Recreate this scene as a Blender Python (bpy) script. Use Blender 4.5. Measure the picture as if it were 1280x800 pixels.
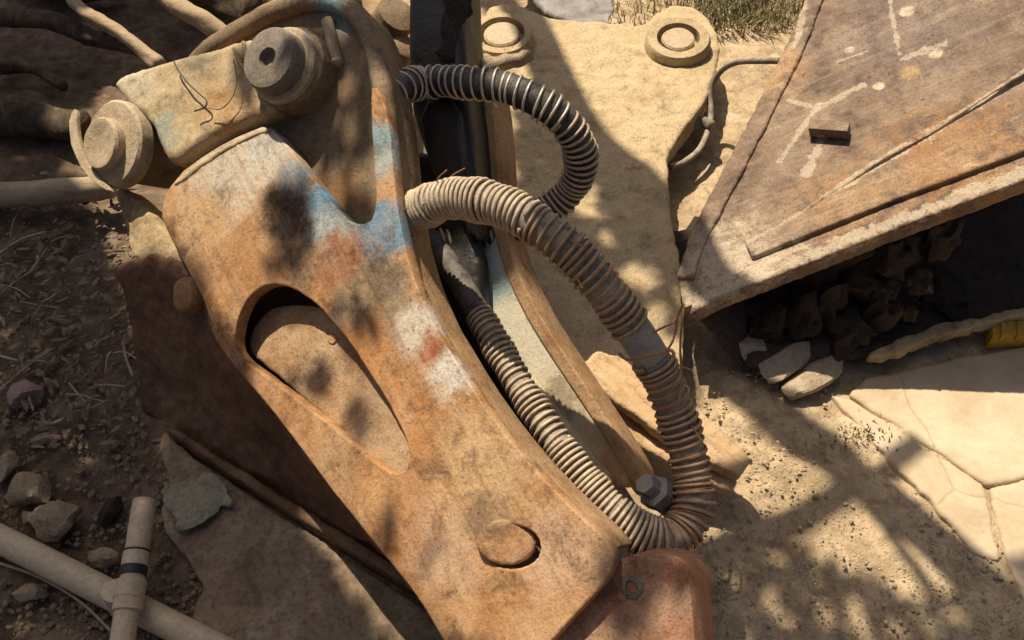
import bpy, bmesh, math, random
import numpy as np
from mathutils import Vector, Matrix

random.seed(7); np.random.seed(7)
for o in list(bpy.data.objects): bpy.data.objects.remove(o)
scene = bpy.context.scene
COL = scene.collection

# ------------------------------------------------------------------ camera
TH = math.radians(50); HC = 1.75; F = 1154.6
cam_d = bpy.data.cameras.new('camera'); cam = bpy.data.objects.new('camera', cam_d); COL.objects.link(cam)
cam.location = (0, 0, HC); cam.rotation_euler = (math.pi/2 - TH, 0, 0)
cam_d.sensor_width = 36; cam_d.lens = 36*F/1280; cam_d.clip_start = .05; cam_d.clip_end = 2000
scene.camera = cam
# ------------------------------------------------------------------ sky and sun
SUN = Vector((-0.26, 0.42, 0.87)).normalized()          # direction towards the sun
elev = math.asin(SUN.z); azim = math.atan2(SUN.x, SUN.y)
world = bpy.data.worlds.new('World'); scene.world = world; world.use_nodes = True
wn = world.node_tree.nodes; wl = world.node_tree.links
sky = wn.new('ShaderNodeTexSky'); sky.sky_type = 'NISHITA'; sky.sun_disc = False
sky.sun_elevation = elev; sky.sun_rotation = azim; sky.dust_density = 6.0; sky.air_density = 0.7; sky.ozone_density = 0.4
bg = wn['Background']; bg.inputs['Strength'].default_value = 0.05
wl.new(sky.outputs[0], bg.inputs['Color'])
sd = bpy.data.lights.new('sun', 'SUN'); sd.energy = 5.0; sd.angle = math.radians(0.6); sd.color = (1, .87, .67)
sun = bpy.data.objects.new('sun', sd); COL.objects.link(sun); sun.location = (-2, 4, 8)
sun.rotation_euler = SUN.to_track_quat('Z', 'Y').to_euler()
scene.view_settings.view_transform = 'Standard'; scene.view_settings.look = 'None'
scene.view_settings.exposure = 0.52; scene.view_settings.gamma = 1.0
scene.view_settings.use_curve_mapping = False

# ------------------------------------------------------------------ pixel -> place
FW = Vector((0, math.cos(TH), -math.sin(TH))); UP = Vector((0, math.sin(TH), math.cos(TH))); RT = Vector((1, 0, 0))
CC = Vector((0, 0, HC))
def ray(u, v): return RT*((u-640)/F) + UP*((400-v)/F) + FW
def Z(u, v, z=0.0):
    d = ray(u, v); return CC + d*((z-HC)/d.z)
def to_px(p):
    q = Vector(p) - CC; w = q.dot(FW)
    return 640 + F*q.dot(RT)/w, 400 - F*q.dot(UP)/w
class Plane:
    def __init__(s, a, b, c):
        s.o = a.copy(); s.n = (b-a).cross(c-a).normalized()
        if s.n.z < 0: s.n = -s.n
        s.ex = (b-a).normalized(); s.ey = s.n.cross(s.ex)
    def at(s, u, v, off=0.0):
        d = ray(u, v); o = s.o + s.n*off
        return CC + d*((o-CC).dot(s.n)/d.dot(s.n))
    def to2(s, p): q = p - s.o; return (q.dot(s.ex), q.dot(s.ey))
P1 = Plane(Z(470, 200, .62), Z(750, 690, .42), Z(330, 500, .30))     # face of the near side plate of the tilted breaker
GP = Plane(Z(0, 0, 0), Z(0, 700, 0), Z(900, 700, 0))

# ------------------------------------------------------------------ object helpers
def tag(o, label=None, cat=None, group=None, kind=None):
    if label: o['label'] = label
    if cat: o['category'] = cat
    if group: o['group'] = group
    if kind: o['kind'] = kind
    return o
def empty(name, loc, label, cat, group=None):
    o = bpy.data.objects.new(name, None); COL.objects.link(o); o.location = loc; o.empty_display_size = .05
    return tag(o, label, cat, group)
def world_loc(o):
    l = Vector(o.location)
    return l
ORG = {}
def link(name, me, mat, parent=None, smooth=True):
    """mesh in world coordinates -> object, origin at the base of its top thing"""
    o = bpy.data.objects.new(name, me); COL.objects.link(o)
    if mat:
        me.materials.clear(); me.materials.append(mat)
    if smooth:
        me.polygons.foreach_set('use_smooth', [True]*len(me.polygons))
    if parent:
        o.parent = parent
        top = parent
        while top.parent: top = top.parent
        if parent.parent is None and parent.type == 'EMPTY':
            o.matrix_parent_inverse = Matrix.Translation(parent.location).inverted()
    return o
def mesh_from(verts, faces, name='m'):
    me = bpy.data.meshes.new(name); me.from_pydata([tuple(v) for v in verts], [], faces); me.update(); return me
def bake(ob):
    dg = bpy.context.evaluated_depsgraph_get(); dg.update()
    me = bpy.data.meshes.new_from_object(ob.evaluated_get(dg), depsgraph=dg)
    return me
TEX = {}
def cloud(size):
    if size not in TEX:
        t = bpy.data.textures.new('cloud', 'CLOUDS'); t.noise_scale = size; t.noise_depth = 3; TEX[size] = t
    return TEX[size]
def rough_up(me, voxel=None, disp=()):
    """optional voxel remesh, then relief of given (size, strength)"""
    ob = bpy.data.objects.new('tmp', me); COL.objects.link(ob)
    if voxel:
        m = ob.modifiers.new('r', 'REMESH'); m.mode = 'VOXEL'; m.voxel_size = voxel
        m = ob.modifiers.new('s', 'SMOOTH'); m.factor = .5; m.iterations = 1
    for size, st in disp:
        m = ob.modifiers.new('d', 'DISPLACE'); m.texture = cloud(size); m.strength = st; m.texture_coords = 'LOCAL'; m.mid_level = .5
    out = bake(ob); bpy.data.objects.remove(ob)
    return out
def chaikin(pts, it=2):
    for _ in range(it):
        q = []
        for i in range(len(pts)):
            a = pts[i]; b = pts[(i+1) % len(pts)]
            q.append((a[0]*.75+b[0]*.25, a[1]*.75+b[1]*.25)); q.append((a[0]*.25+b[0]*.75, a[1]*.25+b[1]*.75))
        pts = q
    return pts
def plate_mesh(pl, outer, off, thick, bevel=.004, holes=(), it=2, voxel=None, disp=(), hole_it=2, tilt=None):
    cu = bpy.data.curves.new('c', 'CURVE'); cu.dimensions = '2D'; cu.fill_mode = 'BOTH'
    cu.extrude = thick/2 - bevel; cu.bevel_depth = bevel; cu.bevel_resolution = 1; cu.offset = -bevel
    for k, poly in enumerate([outer] + list(holes)):
        p = chaikin(list(poly), it if k == 0 else hole_it) if it else list(poly)
        jr = random.Random(len(p)); p2 = [pl.to2(pl.at(u+jr.uniform(-.5, .5), v+jr.uniform(-.5, .5), off)) for u, v in p]
        s = cu.splines.new('POLY'); s.points.add(len(p2)-1)
        for i, q in enumerate(p2): s.points[i].co = (q[0], q[1], 0, 1)
        s.use_cyclic_u = True
    ob = bpy.data.objects.new('tmp', cu); COL.objects.link(ob)
    me = bake(ob); bpy.data.objects.remove(ob); bpy.data.curves.remove(cu)
    c = pl.o + pl.n*(off - thick/2)
    M = Matrix((pl.ex, pl.ey, pl.n)).transposed().to_4x4(); M.translation = c
    me.transform(M)
    if voxel: return rough_up(me, voxel, disp)
    return shade_auto(me, 40)
def shade_auto(me, ang=35):
    me.polygons.foreach_set('use_smooth', [True]*len(me.polygons))
    bm = bmesh.new(); bm.from_mesh(me)
    a = math.radians(ang)
    for e in bm.edges:
        if len(e.link_faces) == 2 and e.calc_face_angle(0) > a: e.smooth = False
    bm.to_mesh(me); bm.free(); return me
def frame(ax):
    ax = ax.normalized(); t = Vector((0, 0, 1)) if abs(ax.z) < .9 else Vector((1, 0, 0))
    x = ax.cross(t).normalized(); return x, ax.cross(x)
def lathe(base, axis, prof, seg=40):
    """prof: list of (distance along axis, radius)"""
    axis = axis.normalized(); x, y = frame(axis); v = []; f = []
    for d, r in prof:
        for i in range(seg):
            a = 2*math.pi*i/seg; v.append(base + axis*d + (x*math.cos(a)+y*math.sin(a))*max(r, 1e-4))
    for k in range(len(prof)-1):
        for i in range(seg):
            j = (i+1) % seg; f.append((k*seg+i, k*seg+j, (k+1)*seg+j, (k+1)*seg+i))
    f.append(tuple(range(seg))[::-1]); f.append(tuple(range((len(prof)-1)*seg, len(prof)*seg)))
    return shade_auto(mesh_from(v, f), 30)
def catmull(pts, n=12):
    P = [pts[0]*2-pts[1]] + list(pts) + [pts[-1]*2-pts[-2]]; out = []
    for i in range(1, len(P)-2):
        for k in range(n):
            t = k/n; a, b, c, d = P[i-1], P[i], P[i+1], P[i+2]
            out.append(.5*((2*b)+(c-a)*t+(2*a-5*b+4*c-d)*t*t+(3*b-a-3*c+d)*t**3))
    out.append(pts[-1]); return out
def resample(path, step):
    L = [0.0]
    for a, b in zip(path, path[1:]): L.append(L[-1]+(b-a).length)
    n = max(2, int(L[-1]/step)); out = []; j = 0
    for k in range(n+1):
        s = L[-1]*k/n
        while j < len(L)-2 and L[j+1] < s: j += 1
        t = (s-L[j])/max(1e-9, L[j+1]-L[j]); out.append(path[j].lerp(path[j+1], min(1, max(0, t))))
    return out, L[-1]
def frames(path):
    T = []
    for i in range(len(path)): T.append((path[min(i+1, len(path)-1)]-path[max(i-1, 0)]).normalized())
    x, y = frame(T[0]); X = [x]
    for i in range(1, len(path)):
        x = X[-1] - T[i]*X[-1].dot(T[i]); X.append(x.normalized())
    return T, X, [T[i].cross(X[i]) for i in range(len(path))]
def sweep(path, rad, seg=12, lump=0.0, seed=0, flat=1.0):
    """tube along path; rad number or function of 0..1"""
    T, X, Y = frames(path); v = []; f = []; n = len(path); rng = random.Random(seed)
    ph = [rng.uniform(0, 6.28) for _ in range(8)]
    for i in range(n):
        t = i/(n-1); r = rad(t) if callable(rad) else rad
        for k in range(seg):
            a = 2*math.pi*k/seg
            rr = r*(1+lump*(math.sin(3*a+ph[0]+5*t)+.7*math.sin(2*a+ph[1]-9*t)+.6*math.sin(17*t+ph[2]+a)+.5*math.sin(5*a+31*t+ph[3])))
            v.append(path[i]+X[i]*math.cos(a)*rr+Y[i]*math.sin(a)*rr*flat)
    for i in range(n-1):
        for k in range(seg):
            j = (k+1) % seg; f.append((i*seg+k, i*seg+j, (i+1)*seg+j, (i+1)*seg+k))
    f.append(tuple(range(seg))[::-1]); f.append(tuple(range((n-1)*seg, n*seg)))
    return mesh_from(v, f)
def joined(meshes):
    bm = bmesh.new()
    for m in meshes: bm.from_mesh(m)
    me = bpy.data.meshes.new('j'); bm.to_mesh(me); bm.free(); return me

# value noise for terrain
_tab = np.random.rand(256, 256)
def vnoise(x, y):
    xi = np.floor(x).astype(int); yi = np.floor(y).astype(int); fx = x-xi; fy = y-yi
    fx = fx*fx*(3-2*fx); fy = fy*fy*(3-2*fy)
    g = lambda a, b: _tab[a % 256, b % 256]
    return (g(xi, yi)*(1-fx)+g(xi+1, yi)*fx)*(1-fy)+(g(xi, yi+1)*(1-fx)+g(xi+1, yi+1)*fx)*fy
def fbm(x, y, o=4):
    s = 0; a = .5
    for k in range(o):
        s = s + a*(vnoise(x*2**k+17*k, y*2**k+31*k)-.5); a *= .5
    return s

# ------------------------------------------------------------------ material helpers
class G:
    def __init__(s, name):
        s.m = bpy.data.materials.new(name); s.m.use_nodes = True; s.t = s.m.node_tree
        s.b = s.t.nodes['Principled BSDF']; s.tc = s.t.nodes.new('ShaderNodeTexCoord'); s.co = s.tc.outputs['Object']
    def n(s, typ, ins=None, **at):
        nd = s.t.nodes.new(typ)
        for k, v in at.items(): setattr(nd, k, v)
        for k, v in (ins or {}).items():
            if hasattr(v, 'is_output'): s.t.links.new(v, nd.inputs[k])
            else: nd.inputs[k].default_value = v
        return nd
    def noise(s, scale, detail=6, rough=.6, dist=0, vec=None):
        return s.n('ShaderNodeTexNoise', {'Vector': vec or s.co, 'Scale': scale, 'Detail': detail, 'Roughness': rough, 'Distortion': dist}).outputs['Fac']
    def ramp(s, fac, stops):
        nd = s.n('ShaderNodeValToRGB', {'Fac': fac}); e = nd.color_ramp.elements
        while len(e) < len(stops): e.new(.5)
        for i, (p, c) in enumerate(stops):
            e[i].position = p; e[i].color = (c, c, c, 1) if isinstance(c, (int, float)) else (*c, 1)
        return nd.outputs['Color']
    def mix(s, fac, a, b, mode='MIX'):
        f = lambda c: (*c, 1) if isinstance(c, tuple) and len(c) == 3 else c
        return s.n('ShaderNodeMixRGB', {'Fac': fac, 'Color1': f(a), 'Color2': f(b)}, blend_type=mode).outputs['Color']
    def math(s, op, a, b=0.0, clamp=False):
        return s.n('ShaderNodeMath', {0: a, 1: b}, operation=op, use_clamp=clamp).outputs[0]
    def spot(s, c, r, soft=.5, warp=.6, nscale=14):
        """patch with ragged edge around a place on the thing"""
        d = s.n('ShaderNodeVectorMath', {0: s.co, 1: tuple(c)}, operation='DISTANCE').outputs['Value']
        nz = s.noise(nscale, 6, .7)
        q = s.math('ADD', s.math('DIVIDE', d, r), s.math('MULTIPLY', s.math('SUBTRACT', nz, .5), warp*4))
        return s.n('ShaderNodeMapRange', {'Value': q, 'From Min': 1-soft, 'From Max': 1+soft*.4, 'To Min': 1.0, 'To Max': 0.0}).outputs[0]
    def up(s, lo=.3, hi=.9):
        g = s.n('ShaderNodeNewGeometry'); z = s.n('ShaderNodeSeparateXYZ', {0: g.outputs['Normal']}).outputs['Z']
        return s.n('ShaderNodeMapRange', {'Value': z, 'From Min': lo, 'From Max': hi}).outputs[0]
    def bump(s, h, dist=.004, strength=.6, prev=None):
        i = {'Height': h, 'Distance': dist, 'Strength': strength}
        if prev: i['Normal'] = prev
        return s.n('ShaderNodeBump', i).outputs['Normal']
    def out(s, col, rough=.8, normal=None, metal=0.0, spec=.3):
        for k, v in (('Base Color', col), ('Roughness', rough), ('Metallic', metal), ('Specular IOR Level', spec), ('Normal', normal)):
            if v is None: continue
            if hasattr(v, 'is_output'): s.t.links.new(v, s.b.inputs[k])
            else: s.b.inputs[k].default_value = (*v, 1) if isinstance(v, tuple) else v
        return s.m

def _streak(g, ax, along=3.0, across=70.0, detail=5):
    """noise stretched along one direction of the thing"""
    ex, ey = ax; ez = ex.cross(ey)
    d = lambda v, k: g.math('MULTIPLY', g.n('ShaderNodeVectorMath', {0: g.co, 1: tuple(v)}, operation='DOT_PRODUCT').outputs['Value'], k)
    vec = g.n('ShaderNodeCombineXYZ', {0: d(ex, along), 1: d(ey, across), 2: d(ez, across)}).outputs[0]
    return g.noise(1.0, detail, .65, .2, vec)
def _line(g, a, b, w, warp=1.0, nscale=28):
    """ragged band along a segment on the thing"""
    d = (b-a); L = d.length; d = d/L
    q = g.n('ShaderNodeVectorMath', {0: g.co, 1: tuple(a)}, operation='SUBTRACT').outputs[0]
    t = g.n('ShaderNodeClamp', {'Value': g.n('ShaderNodeVectorMath', {0: q, 1: tuple(d)}, operation='DOT_PRODUCT').outputs['Value'], 'Min': 0.0, 'Max': L}).outputs[0]
    p = g.n('ShaderNodeVectorMath', {0: tuple(d), 'Scale': t}, operation='SCALE').outputs[0]
    r = g.n('ShaderNodeVectorMath', {0: q, 1: p}, operation='DISTANCE').outputs['Value']
    k = g.math('ADD', g.math('DIVIDE', r, w), g.math('MULTIPLY', g.math('SUBTRACT', g.noise(nscale, 8, .75), .5), 4*warp))
    return g.n('ShaderNodeMapRange', {'Value': k, 'From Min': .75, 'From Max': 1.1, 'To Min': 1.0, 'To Max': 0.0}).outputs[0]
def rusty(name, dark=(.10, .05, .025), mid=(.30, .155, .07), light=(.46, .29, .165), dust=(.55, .43, .29), dust_amt=.5,
          patches=(), rough=.75, bumpd=.003, scale=1.0, axes=None, streak_amt=.4, lines=(), grime=.5, speck=.55):
    g = G(name); S = scale
    big = g.noise(4.5*S, 10, .68); m1 = g.noise(19*S, 10, .72); m2 = g.noise(55*S, 9, .75); fine = g.noise(210*S, 5, .7)
    col = g.ramp(big, [(.34, dark), (.45, mid), (.55, light), (.68, mid)])
    col = g.mix(g.ramp(m1, [(.40, 0), (.60, .85)]), col, g.ramp(m2, [(.35, mid), (.62, light)]))
    for c, r, pc, warp, soft in patches:
        pf = g.spot(c, r, soft*.6, warp, 26)
        chip = g.ramp(m2, [(.36, .35), (.47, 1)])
        col = g.mix(g.math('MULTIPLY', pf, chip), col, g.mix(g.ramp(fine, [(.35, 0), (.7, .35)]), pc, tuple(x*.55 for x in pc)))
    d = g.ramp(g.noise(8*S, 11, .76), [(.42, 0), (.62, 1)])
    col = g.mix(g.math('MULTIPLY', g.math('MULTIPLY', d, dust_amt), g.math('ADD', g.math('MULTIPLY', g.up(.1, .9), .7), .3)), col, dust)
    gr = g.ramp(g.noise(13*S, 11, .78, .3), [(.52, 0), (.64, grime)])
    col = g.mix(gr, col, g.mix(.75, col, tuple(x*.35 for x in dark)))
    bh = None
    if axes:
        st = _streak(g, axes)
        col = g.mix(g.ramp(st, [(.50, 0), (.68, streak_amt)]), col, tuple(x*.7 for x in dark))
        col = g.mix(g.ramp(st, [(.30, streak_amt), (.44, 0)]), col, dust)
        bh = st
    for a, b, w, lc, wp in lines:
        col = g.mix(g.math('MULTIPLY', _line(g, a, b, w, wp), .62), col, g.mix(g.ramp(m2, [(.3, 0), (.7, .5)]), lc, tuple(x*.6 for x in lc)))
    col = g.mix(g.ramp(fine, [(.48, 0), (.62, speck)]), col, g.mix(.7, col, tuple(x*.3 for x in dark)))
    col = g.mix(g.ramp(fine, [(.28, speck*.6), (.42, 0)]), col, light)
    pits = g.math('MULTIPLY', g.ramp(g.noise(120*S, 8, .8, .4), [(.58, 0), (.66, 1)]), g.ramp(m1, [(.46, 0), (.56, 1)]))
    col = g.mix(g.math('MULTIPLY', pits, .75), col, tuple(x*.3 for x in dark))
    b = g.bump(fine, bumpd*.35, .8); b = g.bump(m2, bumpd, .8, b); b = g.bump(m1, bumpd*1.6, .5, b); b = g.bump(g.math('SUBTRACT', 1.0, pits), bumpd*.6, .7, b)
    if bh: b = g.bump(bh, bumpd*.4, .5, b)
    r = g.ramp(m2, [(.35, rough-.15), (.65, min(1, rough+.15))])
    return g.out(col, r, b, 0.0, .4)

def plain(name, c1, c2, scale=20, rough=.8, bumpd=.002, spec=.3, dust=None, dust_amt=.5, metal=0.0, stretch=None, fs=5):
    g = G(name); vec = g.co
    if stretch: vec = g.n('ShaderNodeMapping', {'Vector': g.co, 'Scale': stretch}).outputs[0]
    a = g.noise(scale, 10, .72, .2, vec); f = g.noise(scale*fs, 8, .75, 0, vec); h = g.noise(240, 4, .7)
    col = g.mix(g.ramp(a, [(.36, 0), (.62, 1)]), c1, c2)
    col = g.mix(g.ramp(f, [(.48, 0), (.68, .7)]), col, tuple(x*.4 for x in c1))
    if dust:
        col = g.mix(g.math('MULTIPLY', g.math('MULTIPLY', g.ramp(g.noise(scale*.7, 10, .75), [(.38, 0), (.6, 1)]), dust_amt), g.up(-.1, .8)), col, dust)
    col = g.mix(g.ramp(h, [(.5, 0), (.75, .45)]), col, tuple(x*.4 for x in c1))
    n = g.bump(h, bumpd*.4, .5); n = g.bump(f, bumpd, .7, n); n = g.bump(a, bumpd*3, .6, n)
    return g.out(col, g.ramp(a, [(.3, max(0, rough-.1)), (.7, min(1, rough+.1))]), n, metal, spec)

LA = Z(853, 386, .17); LB = Z(1282, 219, .46); LCk = Z(1020, -2, .40)
BP = Plane(LA, LB, LCk)                                               # upper face of the bucket
DUST = (.60, .47, .31)
BLUE = (.16, .32, .42); PALE = (.55, .50, .42); ORANGE = (.40, .18, .055)
M = {}
M['plate'] = rusty('rusty_painted_steel', dark=(.07, .028, .011), mid=(.29, .115, .032), light=(.48, .265, .115), dust=(.60, .44, .27), dust_amt=.42, axes=(P1.ex, P1.ey), streak_amt=.24, grime=.85, speck=.34, patches=[
    (P1.at(280, 215), .12, (.56, .47, .36), .5, .8), (P1.at(330, 190), .08, (.58, .55, .48), .5, .8), (P1.at(250, 280), .08, (.50, .31, .15), .5, .8),
    (P1.at(415, 270), .085, (.34, .42, .44), .45, .6), (P1.at(478, 292), .065, (.08, .23, .37), .35, .5), (P1.at(398, 250), .04, (.12, .27, .38), .45, .6),
    (P1.at(470, 190), .06, (.24, .36, .40), .35, .5), (P1.at(368, 225), .05, (.27, .33, .35), .5, .6),
    (P1.at(352, 275), .070, (.075, .036, .015), .5, .7), (P1.at(380, 330), .06, (.10, .048, .017), .5, .7), (P1.at(430, 400), .05, (.13, .055, .02), .6, .7), (P1.at(300, 470), .05, (.20, .085, .03), .6, .7),  # dark brown grime, with some leaf shade put into the colour
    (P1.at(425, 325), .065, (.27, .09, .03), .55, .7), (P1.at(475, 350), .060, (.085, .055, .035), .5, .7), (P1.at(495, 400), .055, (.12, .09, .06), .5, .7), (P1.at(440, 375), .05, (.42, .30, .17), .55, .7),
    (P1.at(522, 410), .055, (.55, .51, .44), .55, .6), (P1.at(555, 470), .05, (.60, .56, .49), .6, .6), (P1.at(538, 436), .028, (.30, .085, .04), .7, .6),
    (P1.at(455, 440), .075, (.42, .165, .035), .5, .8), (P1.at(505, 520), .09, (.42, .17, .04), .5, .8), (P1.at(320, 330), .07, (.38, .175, .055), .6, .8),
    (P1.at(600, 580), .10, (.55, .35, .17), .45, .9), (P1.at(420, 590), .07, (.36, .19, .08), .6, .9), (P1.at(560, 690), .08, (.46, .28, .17), .6, .9), (P1.at(700, 690), .08, (.52, .32, .20), .5, .9), (P1.at(610, 650), .05, (.20, .115, .06), .7, .8)])
M['casting'] = rusty('dusty_casting', dark=(.13, .085, .04), mid=(.34, .225, .105), light=(.48, .37, .21), dust=(.56, .45, .29), dust_amt=.6, speck=.4, grime=.75, patches=[
    (P1.at(170, 110), .08, (.52, .46, .33), .5, .7), (P1.at(205, 170), .06, (.32, .34, .27), .7, .6), (P1.at(280, 140), .07, (.42, .24, .09), .6, .8), (P1.at(250, 70), .06, (.26, .21, .14), .6, .8)])
M['ear'] = rusty('brown_ear_steel', dark=(.06, .04, .024), mid=(.155, .10, .055), light=(.26, .175, .095), dust_amt=.3, patches=[
    (P1.at(425, 20, -.04), .05, (.17, .27, .29), .7, .6), (P1.at(430, 240, -.04), .06, (.22, .11, .04), .7, .6)])
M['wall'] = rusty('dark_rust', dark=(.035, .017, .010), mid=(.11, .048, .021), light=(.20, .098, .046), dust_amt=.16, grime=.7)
M['inner'] = rusty('tan_inner_steel', dark=(.10, .05, .022), mid=(.27, .14, .055), light=(.42, .27, .14), dust_amt=.5)
M['edge'] = rusty('worn_edge_steel', dark=(.12, .06, .025), mid=(.28, .15, .06), light=(.42, .26, .125), dust_amt=.4, axes=(P1.ex, P1.ey), streak_amt=.25)
M['plate2'] = rusty('cream_painted_steel', dark=(.30, .24, .14), mid=(.44, .37, .23), light=(.54, .48, .34), dust_amt=.4, grime=.35, speck=.18, patches=[
    (P1.at(625, 335, -.30), .08, (.36, .52, .56), .3, .5), (P1.at(660, 420, -.30), .11, (.56, .53, .42), .3, .7),
    (P1.at(790, 580, -.30), .09, (.42, .22, .10), .6, .8), (P1.at(700, 500, -.3), .05, (.25, .20, .14), .8, .6)])
M['body'] = plain('black_body_paint', (.006, .006, .006), (.014, .013, .012), 14, .38, .002, .5, dust=(.10, .08, .06), dust_amt=.10)
M['block'] = rusty('red_rust_block', dark=(.12, .045, .025), mid=(.27, .095, .045), light=(.38, .18, .095), dust_amt=.5)
M['pin'] = rusty('grey_pin_steel', dark=(.05, .043, .037), mid=(.12, .105, .088), light=(.22, .19, .155), dust_amt=.22)
M['pin_tan'] = rusty('tan_pin_steel', dark=(.22, .16, .10), mid=(.36, .27, .165), light=(.50, .40, .27), dust_amt=.6)
M['sandy'] = rusty('sand_covered_steel', dark=(.25, .18, .095), mid=(.44, .325, .18), light=(.55, .43, .26), dust=(.57, .44, .27), dust_amt=.75, rough=.92, bumpd=.006, grime=.7)
E_ = (.56, .47, .35)
def bl(u0, v0, u1, v1, w, c=E_, wp=.55): return (BP.at(u0, v0, .004), BP.at(u1, v1, .004), w*.85, c, wp*1.7)
M['bucket'] = rusty('bucket_steel', dark=(.05, .03, .022), mid=(.135, .085, .057), light=(.235, .155, .105), dust=(.50, .39, .27), dust_amt=.34, rough=.80, bumpd=.004, axes=(BP.ex, BP.ey), streak_amt=.22, grime=.7, patches=[
    (BP.at(1190, 195), .16, (.31, .165, .07), .8, .9), (BP.at(1060, 250), .12, (.29, .165, .075), .8, .9), (BP.at(960, 90), .10, (.42, .25, .12), .8, .9),
    (BP.at(905, 330), .12, (.50, .41, .30), .8, .9), (BP.at(1130, 40), .2, (.15, .105, .09), .8, .9), (BP.at(1134, 14), .020, E_, .25, .4), (BP.at(1062, 62), .012, E_, .25, .4), (BP.at(1098, 108), .014, E_, .3, .4), (BP.at(1170, 66), .020, E_, .5, .5), (BP.at(1136, 92), .024, (.36, .24, .10), .3, .5)], lines=[
    bl(935, 306, 1035, 246, .012), bl(1035, 246, 1290, 92, .020, wp=.7), bl(975, 200, 1022, 130, .010), bl(1022, 134, 1080, 104, .012), bl(985, 124, 1022, 134, .008), bl(1028, 170, 1008, 216, .014, wp=.7),
    bl(1004, 0, 1000, 44, .016, wp=.8), bl(1000, 44, 988, 66, .012), bl(1112, 0, 1124, 66, .008), bl(862, 380, 1283, 214, .020, wp=.8), bl(900, 352, 1000, 306, .022, wp=.8), bl(1175, 215, 1230, 208, .010), bl(1128, 72, 1180, 52, .012, wp=.8), bl(1040, 78, 1090, 60, .006), bl(1240, 170, 1285, 140, .010)])
M['weld'] = plain('dusty_weld', (.60, .50, .36), (.50, .40, .27), 60, .9, .004)
M['bucket_in'] = plain('bucket_interior', (.055, .042, .032), (.10, .075, .055), 10, .9, .006)
M['rubber'] = plain('black_rubber', (.012, .012, .014), (.03, .03, .033), 30, .6, .001, .3, dust=(.30, .26, .21), dust_amt=.5)
M['rubber_grey'] = plain('dusty_grey_hose', (.10, .088, .076), (.22, .19, .155), 40, .8, .001, .3, dust=(.46, .38, .28), dust_amt=.8)
M['wire'] = plain('steel_wire', (.62, .57, .50), (.46, .41, .34), 60, .45, .0005, .5, dust=(.55, .46, .34), dust_amt=.6, metal=.35)
M['wire_tan'] = plain('dusty_wire', (.44, .36, .275), (.27, .20, .14), 60, .7, .0006, .4, dust=(.60, .49, .35), dust_amt=.75)
M['wire_rust'] = plain('rusty_tan_wire', (.36, .235, .145), (.24, .135, .075), 60, .7, .0006, .4, dust=(.52, .40, .27), dust_amt=.5)
M['copper'] = plain('rusty_wire', (.34, .17, .075), (.22, .10, .05), 50, .6, .0005, .4)
M['smooth_hose'] = plain('bluish_grey_hose', (.16, .17, .18), (.24, .24, .24), 30, .6, .0006, .35, dust=(.45, .39, .32), dust_amt=.5)
M['wood_grey'] = plain('weathered_bark', (.06, .044, .031), (.165, .122, .083), 16, .95, .006, .1, stretch=(1, .35, 1))
M['wood_pale'] = plain('bare_wood', (.44, .34, .225), (.34, .25, .155), 9, .85, .003, .2, stretch=(.3, 1, 1))
_pd = (Z(930, 588)-Z(735, 452)).normalized()
M['wood_tan'] = rusty('fresh_wood', dark=(.30, .185, .085), mid=(.44, .28, .135), light=(.54, .37, .20), dust_amt=.35, axes=(_pd, _pd.cross(Vector((0, 0, 1)))), streak_amt=.55, grime=.35, speck=.2)
M['pvc'] = plain('cream_plastic', (.62, .50, .35), (.52, .41, .28), 25, .5, .0006, .4, dust=(.42, .34, .24), dust_amt=.45)
M['tape'] = plain('black_tape', (.015, .016, .02), (.035, .035, .04), 40, .5, .0006, .4)
M['stone'] = plain('brown_stone', (.30, .225, .15), (.40, .315, .215), 22, .95, .005)
M['stone_pink'] = plain('pinkish_stone', (.38, .27, .22), (.30, .21, .17), 25, .95, .004)
M['stone_dark'] = plain('dark_clod', (.035, .025, .018), (.075, .054, .038), 22, .95, .008)
M['rock_pale'] = plain('pale_rock', (.54, .44, .31), (.42, .33, .225), 18, .95, .006)
M['green_rag'] = plain('greenish_sheet', (.27, .26, .18), (.36, .32, .24), 30, .9, .003)
M['yellow'] = plain('yellow_paint', (.62, .40, .04), (.50, .31, .03), 14, .5, .001, .4)
M['plastic'] = plain('grey_sheet', (.27, .25, .24), (.20, .185, .175), 10, .6, .002, .4)
M['leaf_dry'] = plain('dry_leaf', (.13, .095, .065), (.27, .205, .14), 30, .9, .001, .2)
M['gravel'] = plain('gravel', (.16, .115, .078), (.32, .245, .17), 26, .95, .002)
M['grass'] = plain('dry_grass', (.17, .17, .075), (.34, .29, .155), 5, .9, .001, .2)
M['leaf'] = plain('green_leaf', (.05, .085, .02), (.09, .12, .035), 4, .7, .001, .3)
M['bark'] = plain('tree_bark', (.10, .075, .05), (.17, .13, .09), 8, .95, .01, .1)

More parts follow.
